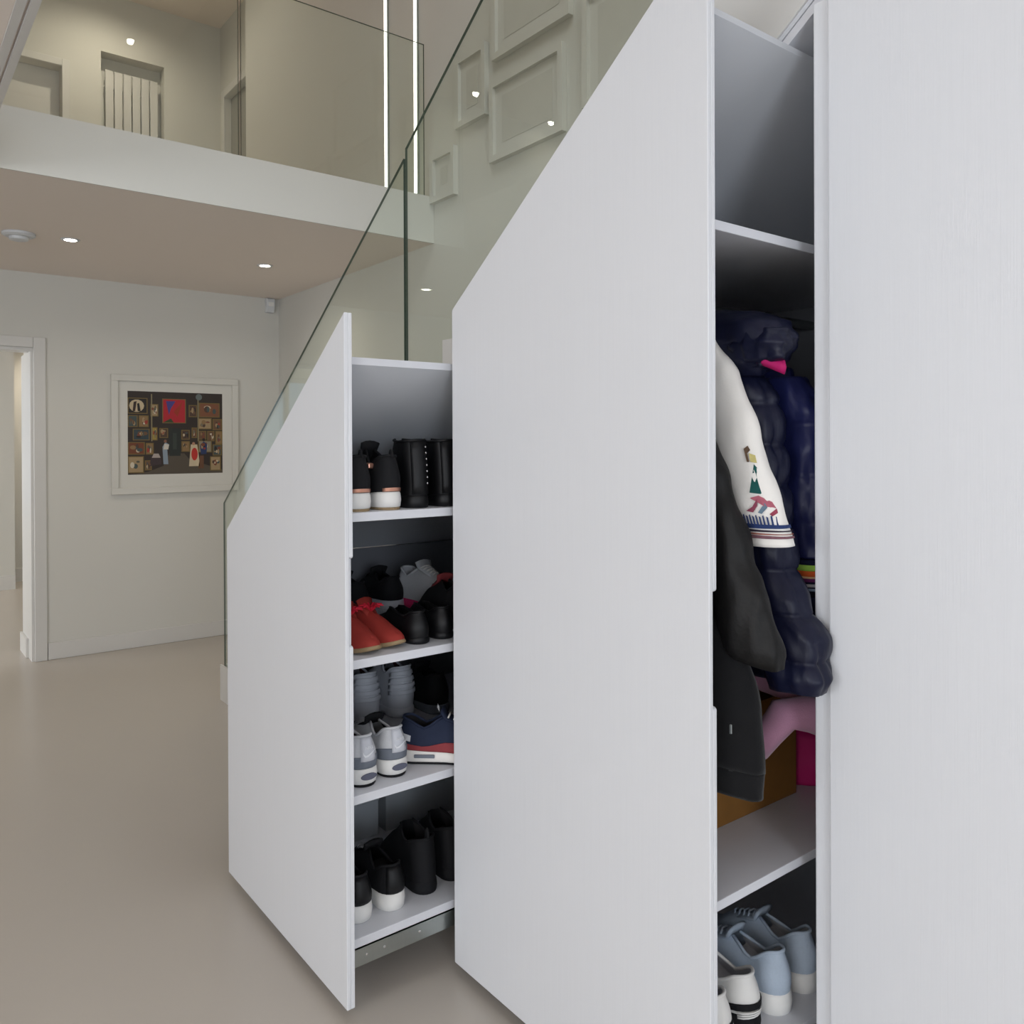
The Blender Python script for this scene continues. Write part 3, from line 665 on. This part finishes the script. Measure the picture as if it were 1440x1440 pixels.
for y, lb in ((1.150, 'light grey high trainer with ribbed heel, left one of the back pair, third shelf'), (1.268, 'light grey high trainer with ribbed heel, right one of the back pair, third shelf')):
    s, inf = make_shoe('grey_high_trainer', lb, (-2.14, y, .506), PI, .28, .104, GS, 'greyleather', 'greyleather', (.030, .022), None, (.150, .125, .155), tongue='greyleather', lining='maroon', collar_w=.86)
    for i in range(4): heel_patch(s, inf, .16, .36+.15*i, .46+.15*i, 'greyleather', 'heel_rib', .004)
make_shoe('dark_trainer', 'dark trainer lying deep on the third shelf behind the navy one', (-2.10, 1.37, .506), PI, .27, .1, GS, 'black', 'midgrey', (.03, .02), None, (.12, .1, .12), tongue='black')
# --- bottom shelf
for y, x, lb in ((.934, -1.782, 'black trainer with thick white sole tucked against the low front panel, bottom shelf'), (1.024, -1.778, 'black trainer with thick white sole beside the black boots, bottom shelf')):
    s, inf = make_shoe('platform_trainer', lb, (x, y, .172), PI, .285, .09, GS, 'black', 'white', (.044, .026), None, (.108, .082, .112), tongue='black', lace='lining', collar_w=.74)
    heel_patch(s, inf, .05, .03, .95, 'blackgloss', 'heel_panel')
for y, x, lb in ((1.128, -1.79, 'black ankle boot on the bottom shelf beside the white-soled trainers'), (1.222, -1.80, 'black ankle boot on the bottom shelf against the tall front')):
    s, inf = make_shoe('pull_on_boot', lb, (x, y, .172), PI, .275, .086, GS, 'black', 'black', (.032, .016), None, (.138, .120, .150), xt=.46, xv=.6, collar_w=.98, boot=True, bulge=.002)
    g = tubegeo([(.016+.006*math.cos(a), 0, .136+.026*math.sin(a)) for a in [PI*k/8 for k in range(9)]], .0035, 6)
    mesh('pull_loop', *g, M['black'], s, smooth=True)
M['box'] = mat('pale_grey_board', (168, 172, 176), .7, .3, var=.03)
for nm, x0, x1, y0, y1, h, lb in (('shoe_box', -2.45, -2.16, .895, 1.185, .135, 'pale grey shoe box behind the white-soled trainers'), ('shoe_box', -2.45, -2.16, 1.205, 1.53, .15, 'pale grey shoe box behind the black boots')):
    b_ = tag(empty(nm, (x0, y0, .172)), lb, 'box', 'shoe boxes on the bottom shelf')
    box('tray', .003, x1-x0-.003, .003, y1-y0-.003, 0, h-.035, M['box'], b_)
    box('lid', 0, x1-x0, 0, y1-y0, h-.034, h, M['box'], b_, bevel=.002)
make_shoe('black_trainer', 'black trainer with grey laces lying on top of a shoe box', (-2.17, 1.30, .3225), PI-.9, .255, .085, GS, 'black', 'midgrey', (.02, .014), None, (.075, .06, .08), tongue='black', lace='lining')
# --- shoes in the coat unit
for y, x, lb in ((1.263, -.968, 'white trainer with black stripe half hidden by the tall front'), (1.358, -.972, 'white trainer with black stripe beside the powder blue shoes')):
    s, inf = make_shoe('striped_trainer', lb, (x, y, .168), PI, .285, .094, GL, 'white', 'black', (.046, .020), None, (.112, .084, .112), lining='lining', tongue='lining', lace='white', collar_w=.76)
    heel_patch(s, inf, .22, .14, .34, 'black', 'stripe', .0016)
    for i in range(3): heel_patch(s, inf, .12, -.10+.075*i+.02, -.05+.075*i+.02, 'white', 'heel_ridge', .004)
    mesh('tongue_label', *boxgeo(.135, .165, -.022, .022, .118, .1205), M['black'], s)
for y, x, lb in ((1.458, -.968, 'powder blue knitted running shoe beside the striped white trainers'), (1.560, -.972, 'powder blue knitted running shoe next to the cupboard upright')):
    make_shoe('blue_runner', lb, (x, y, .168), PI, .29, .096, GL, 'bluemesh', 'white', (.044, .028), None, (.122, .088, .108), lining='lining', tongue='bluemesh', lace='bluemesh', collar_w=.66)
for y, lb in ((1.56, 'black shoe in the dark behind the powder blue shoes'), (1.66, 'black shoe deepest in the dark at the foot of the coat unit')):
    make_shoe('black_shoe', lb, (-1.30, y, .168), PI, .27, .09, GL, 'blackgloss', 'black', (.03, .016), None, (.1, .075, .1), tongue='black')

# ------------------------------------------------------------------ hanging clothes
def hang(name, keys, m, parent, n=60, seg=40, quilt=None, wr=(.004, 9), pw=2.4, seed=0, capped=True):
    """garment volume: keys of (z, cx, cy, half width along X, half depth along Y), top to bottom"""
    keys = sorted(keys, key=lambda k: -k[0]); zt, zb = keys[0][0], keys[-1][0]
    ch = [[(-k[0], k[i]) for k in keys] for i in range(1, 5)]
    V, F = [], []
    o0 = parent.location if parent else Vector((0, 0, 0))
    for i in range(n+1):
        z = zt+(zb-zt)*i/n
        cx, cy, a, b = [interp(c, -z) for c in ch]
        q = 0
        if quilt:
            ph = (zt-z)/quilt[0]; q = quilt[1]*(abs(math.sin(PI*ph))**.4-.7)
        for k in range(seg):
            t_ = 2*PI*k/seg; c, s = math.cos(t_), math.sin(t_)
            x = a*abs(c)**(2/pw)*(1 if c >= 0 else -1); y = b*abs(s)**(2/pw)*(1 if s >= 0 else -1)
            nv = noise.noise(Vector(((cx+x)*wr[1]*2.2+seed, (cy+y)*wr[1]*2.2, z*wr[1]*.8)))+.5*noise.noise(Vector(((cx+x)*wr[1]*5+seed, (cy+y)*wr[1]*5, z*wr[1]*2+7)))
            d = q+wr[0]*nv*2
            if quilt: d += quilt[1]*.7*(abs(math.sin(2.5*t_+.6))**.35-.8)+quilt[1]*.3*noise.noise(Vector((t_*3+seed, z*30, 0)))
            V.append(Vector((cx+x+d*c, cy+y+d*s*.8, z+(wr[0]*noise.noise(Vector((x*12, y*12, seed)))*1.5 if i == n else 0)))-o0)
    for i in range(n):
        for k in range(seg): F.append((i*seg+k, (i+1)*seg+k, (i+1)*seg+(k+1) % seg, i*seg+(k+1) % seg))
    if capped:
        F.append(tuple(range(seg))); F.append(tuple(reversed(range(n*seg, (n+1)*seg))))
    return mesh(name, V, F, M[m], parent, smooth=True)
def hanger(y, label):
    h = tag(empty('coat_hanger', (RAILX, y, RAILZ)), label, 'hanger', 'coat hangers on the rail')
    hk = [(.0175*math.cos(a), 0, .0175*math.sin(a)) for a in [PI*1.15-PI*1.3*k/12 for k in range(13)]]
    mesh('hook', *tubegeo(hk+[(.012, 0, -.03), (0, 0, -.055), (0, 0, -.075)], .0022, 8), M['steel'], h, smooth=True)
    mesh('arms', *tubegeo([(-.20, 0, -.145), (-.10, 0, -.10), (0, 0, -.072), (.10, 0, -.10), (.20, 0, -.145)], [.008, .010, .012, .010, .008], 10), M['dark'], h, smooth=True)
    return h
GC = 'clothes hanging on the pull-out rail'
# black jacket, nearest the front
hanger(1.238, 'hanger carrying the black leather-sleeved jacket')
j = tag(empty('black_jacket', (RAILX, 1.238, 1.50)), 'long black jacket with leather sleeve, hanging nearest the tall front', 'jacket', GC)
hang('body', [(1.535, -1.28, 1.238, .10, .026), (1.50, -1.27, 1.238, .18, .034), (1.40, -1.25, 1.238, .225, .036), (1.10, -1.22, 1.238, .262, .040), (.85, -1.19, 1.238, .312, .042), (.735, -1.187, 1.238, .318, .042)], 'blackcloth', j, wr=(.005, 6), seed=2)
hang('hem_band', [(.738, -1.187, 1.238, .319, .043), (.692, -1.187, 1.238, .316, .040)], 'blackcloth', j, n=10, wr=(.003, 8), seed=4)
hang('sleeve', [(1.47, -1.09, 1.236, .04, .026), (1.38, -1.050, 1.236, .055, .032), (1.25, -1.005, 1.236, .058, .034), (1.13, -.955, 1.236, .058, .034), (1.03, -.912, 1.238, .058, .034), (.955, -.885, 1.240, .057, .034), (.934, -.880, 1.240, .050, .028)], 'leather', j, wr=(.006, 8), seed=9)
g = boxgeo(-.905, -.902, 1.190, 1.193, .812, .828)
mesh('zip_pull', [Vector(v)-j.location for v in g[0]], g[1], M['steel'], j)
# cream embroidered top
hanger(1.318, 'hanger carrying the cream embroidered top')
j = tag(empty('embroidered_top', (RAILX, 1.318, 1.50)), 'cream top with a colourful embroidered sleeve hanging behind the black jacket', 'top', GC)
hang('body', [(1.55, -1.27, 1.318, .09, .018), (1.50, -1.25, 1.318, .18, .024), (1.30, -1.24, 1.318, .22, .026), (.95, -1.24, 1.318, .24, .026)], 'cream', j, wr=(.004, 7), seed=12)
slv = [(1.53, -1.075, 1.312, .04, .020), (1.46, -1.025, 1.312, .050, .026), (1.34, -.982, 1.310, .052, .028), (1.22, -.935, 1.308, .052, .028), (1.135, -.905, 1.306, .050, .028)]
hang('sleeve', slv, 'cream', j, wr=(.003, 9), seed=13)
def sl_at(z):
    ks = sorted(slv, key=lambda k: -k[0]); return [interp([(-k[0], k[i]) for k in ks], -z) for i in range(1, 5)]
def stitch(nm, z0, z1, rgb, tilt=0, grow=.0022):
    m_ = 'stitch_%s_%d' % (nm, int(z0*1000)); M[m_] = mat(m_, rgb, .8, .2, var=.25, vscale=(160, 160, 160))
    ks = []
    for z in (z0, z1):
        c = sl_at(z); ks.append((z, c[0], c[1], c[2]+grow+.001, c[3]+grow+.001))
    return hang(nm, ks, m_, j, n=4, wr=(.002, 9), seed=13, capped=False)
stitch('hem_stitching', 1.150, 1.155, (120, 84, 92)); stitch('hem_stitching', 1.162, 1.165, (52, 44, 56)); stitch('blue_stitching', 1.168, 1.175, (44, 60, 104)); stitch('hem_stitching', 1.157, 1.159, (150, 96, 84))
def motif(nm, pts, rgb):
    """small appliqué on the outer side of the sleeve, given as (along Y, Z) round the +X face"""
    m_ = 'motif_'+nm+str(len(M)); M[m_] = mat(m_, rgb, .8, .2, var=.2, vscale=(140, 140, 140)); V = []
    for fy, z in pts:
        cx, cy, a, b = sl_at(z); y = fy*(b+.004)
        x = (a+.006)*max(0, 1-abs(fy)**2.4)**(1/2.4)
        V.append(Vector((cx+x, cy+y, z))-j.location)
    mesh(nm, V, [tuple(range(len(V)))], M[m_], j, solid=.001)
def motif2(nm, pts, rgb):
    """appliqué on the front (-Y) side of the sleeve: (fraction across X, Z)"""
    m_ = 'motif_'+nm+str(len(M)); M[m_] = mat(m_, rgb, .8, .2, var=.2, vscale=(140, 140, 140)); V = []
    for fx, z in pts:
        cx, cy, a, b = sl_at(z); y = -(b+.006)*max(0, 1-abs(fx)**2.4)**(1/2.4)
        fx = min(.97, fx*.75+.32); V.append(Vector((cx+fx*a, cy-(b+.006)*max(0, 1-abs(fx)**2.4)**(1/2.4), z))-j.location)
    mesh(nm, V, [tuple(range(len(V)))], M[m_], j, solid=.001)
for k in range(11): motif2('stitch', [(-.95+.17*k, 1.174), (-.87+.17*k, 1.174), (-.84+.17*k, 1.188+.004*(k % 2)), (-.90+.17*k, 1.190)], (46, 62, 106))
motif2('leaf', [(-.05, 1.232), (.45, 1.230), (.95, 1.240), (.80, 1.262), (.60, 1.284)], (30, 84, 80))
motif2('petal', [(-.10, 1.222), (.35, 1.227), (.80, 1.216), (.95, 1.204), (.5, 1.208)], (172, 96, 110))
motif2('petal', [(-.45, 1.198), (-.05, 1.206), (.25, 1.220), (.20, 1.208), (-.1, 1.196)], (140, 70, 88))
motif2('leaf', [(.15, 1.196), (.55, 1.214), (.62, 1.206), (.30, 1.194)], (104, 124, 140)); motif2('petal', [(.62, 1.194), (.9, 1.204), (.92, 1.196), (.7, 1.190)], (150, 66, 84))
motif2('bud', [(.35, 1.288), (.42, 1.312), (.62, 1.318), (.66, 1.310), (.50, 1.304), (.45, 1.288)], (96, 76, 60)); motif2('bud', [(.50, 1.288), (.56, 1.304), (.76, 1.300), (.72, 1.286)], (196, 184, 120))
# navy puffer with hood
hanger(1.405, 'hanger carrying the navy hooded puffer coat')
j = tag(empty('navy_puffer_coat', (RAILX, 1.405, 1.50)), 'dark navy hooded puffer coat bulging over the cupboard upright', 'coat', GC)
hang('body', [(1.53, -1.26, 1.42, .10, .04), (1.48, -1.23, 1.42, .19, .05), (1.35, -1.20, 1.425, .215, .055), (1.05, -1.17, 1.43, .215, .055), (.86, -1.15, 1.43, .23, .055)], 'navy', j, n=110, seg=60, quilt=(.085, .015), wr=(.003, 9), seed=21)
hang('sleeve', [(1.48, -1.05, 1.390, .05, .040), (1.40, -1.005, 1.392, .062, .046), (1.25, -.985, 1.390, .056, .046), (1.08, -.962, 1.384, .056, .046), (1.02, -.935, 1.380, .058, .046), (.96, -.902, 1.376, .064, .048), (.89, -.887, 1.372, .063, .046), (.862, -.888, 1.370, .052, .038)], 'navy', j, n=130, seg=60, quilt=(.080, .014), wr=(.0035, 12), seed=25)
hang('hood', [(1.592, -1.06, 1.375, .02, .02), (1.580, -1.045, 1.375, .07, .042), (1.555, -1.03, 1.376, .112, .058), (1.52, -1.02, 1.376, .128, .064), (1.485, -1.03, 1.376, .112, .058), (1.455, -1.04, 1.376, .07, .04)], 'navy', j, n=50, quilt=(.075, .008), wr=(.009, 10), seed=29)
hang('hood_roll', [(1.548, -.955, 1.345, .02, .015), (1.538, -.95, 1.345, .045, .028), (1.510, -.945, 1.345, .060, .036), (1.482, -.945, 1.348, .048, .030), (1.47, -.945, 1.35, .02, .014)], 'navy', j, n=30, wr=(.010, 16), seed=33)
V, F = [], []
for i in range(9):
    t_ = i/8; c = Vector((-.985+.085*t_, 1.325+.030*t_, 1.498-.034*t_)); w_ = .010*t_+.0015
    V += [c+Vector((.0, -.002, w_))-j.location, c+Vector((.006, -.006, 0))-j.location, c+Vector((.0, -.002, -w_))-j.location]
for i in range(8):
    for k in range(2): F.append((i*3+k, (i+1)*3+k, (i+1)*3+k+1, i*3+k+1))
mesh('pink_lining', V, F, M['magenta'], j, smooth=True, solid=.004)
# blue puffer with striped cuff
hanger(1.535, 'hanger carrying the blue puffer jacket with striped cuff')
j = tag(empty('blue_puffer_jacket', (RAILX, 1.535, 1.50)), 'blue puffer jacket with a rainbow striped cuff behind the navy coat', 'jacket', GC)
hang('body', [(1.53, -1.26, 1.55, .10, .03), (1.48, -1.22, 1.55, .20, .04), (1.3, -1.2, 1.55, .24, .05), (.95, -1.19, 1.55, .25, .05)], 'blue', j, n=60, quilt=(.1, .010), seed=31)
hang('sleeve', [(1.46, -1.01, 1.520, .045, .04), (1.38, -.975, 1.520, .058, .045), (1.22, -.965, 1.518, .052, .044), (1.09, -.955, 1.515, .044, .040)], 'blue', j, n=70, quilt=(.10, .009), wr=(.006, 12), seed=35)
zc = 1.088
for h_, rgb, nm in ((.010, (24, 28, 56), 'navy'), (.012, (168, 214, 92), 'lime'), (.011, (232, 104, 48), 'orange'), (.004, (244, 196, 150), 'peach'), (.007, (120, 50, 110), 'plum'), (.004, (24, 28, 56), 'navy2'), (.006, (214, 214, 220), 'white'), (.003, (24, 28, 56), 'navy3'), (.005, (170, 190, 214), 'pale'), (.012, (24, 26, 44), 'navy4')):
    M['cuff_'+nm] = mat('cuff_'+nm, rgb, .8, .2, var=.08, vscale=(100, 100, 100))
    hang('cuff_stripe', [(zc, -.953, 1.513, .038, .036), (zc-h_, -.953, 1.513, .038, .036)], 'cuff_'+nm, j, n=3, wr=(.0005, 5), seed=3); zc -= h_
# pink knit hanging low
hanger(1.62, 'hanger carrying the dusty pink knit')
j = tag(empty('pink_knit', (RAILX, 1.62, 1.50)), 'dusty pink knitted garment drooping below the coats', 'knitwear', GC)
hang('body', [(1.53, -1.26, 1.62, .10, .02), (1.3, -1.2, 1.62, .22, .03), (.95, -1.14, 1.58, .20, .034), (.86, -1.12, 1.56, .16, .036), (.79, -1.10, 1.55, .12, .032)], 'pinkcloth', j, n=60, wr=(.012, 8), seed=41)
pts = [(-.895, 1.60, .715), (-.92, 1.56, .745), (-.95, 1.51, .772), (-.985, 1.475, .765), (-1.01, 1.455, .725), (-1.03, 1.445, .690)]
V, F = tubegeo(pts, [.034, .034, .034, .032, .028, .024], 20)
V = [v+Vector((0, 0, 0))+.010*noise.noise_vector(v*22) for v in V]
mesh('sleeve', [v-j.location for v in V], F, M['pinkcloth'], j, smooth=True)
# boxes on the low shelf
b_ = tag(empty('cardboard_box', (-1.44, 1.305, .5035)), 'brown cardboard box on the shelf under the coats', 'box')
box('carton', 0, .33, 0, .405, 0, .24, M['card'], b_, bevel=.002)
box('flap', .165, .333, -.002, .407, .241, .244, M['card'], b_); box('flap', -.003, .163, -.002, .407, .241, .244, M['card'], b_)
b_ = tag(empty('magenta_bag', (-1.26, 1.735, .5035)), 'small magenta fabric bag beside the cardboard box', 'bag')
hang('pouch', [(.640, -1.17, 1.80, .06, .05), (.622, -1.17, 1.80, .085, .062), (.56, -1.17, 1.80, .095, .068), (.512, -1.17, 1.80, .09, .064), (.5045, -1.17, 1.80, .075, .055)], 'magenta', b_, n=24, wr=(.004, 12), seed=51)
mesh('handle', *tubegeo([Vector((-1.17+.045*math.cos(a), 1.80, .635+.05*math.sin(a)))-b_.location for a in [PI*k/10 for k in range(11)]], .005, 8), M['magenta'], b_, smooth=True)
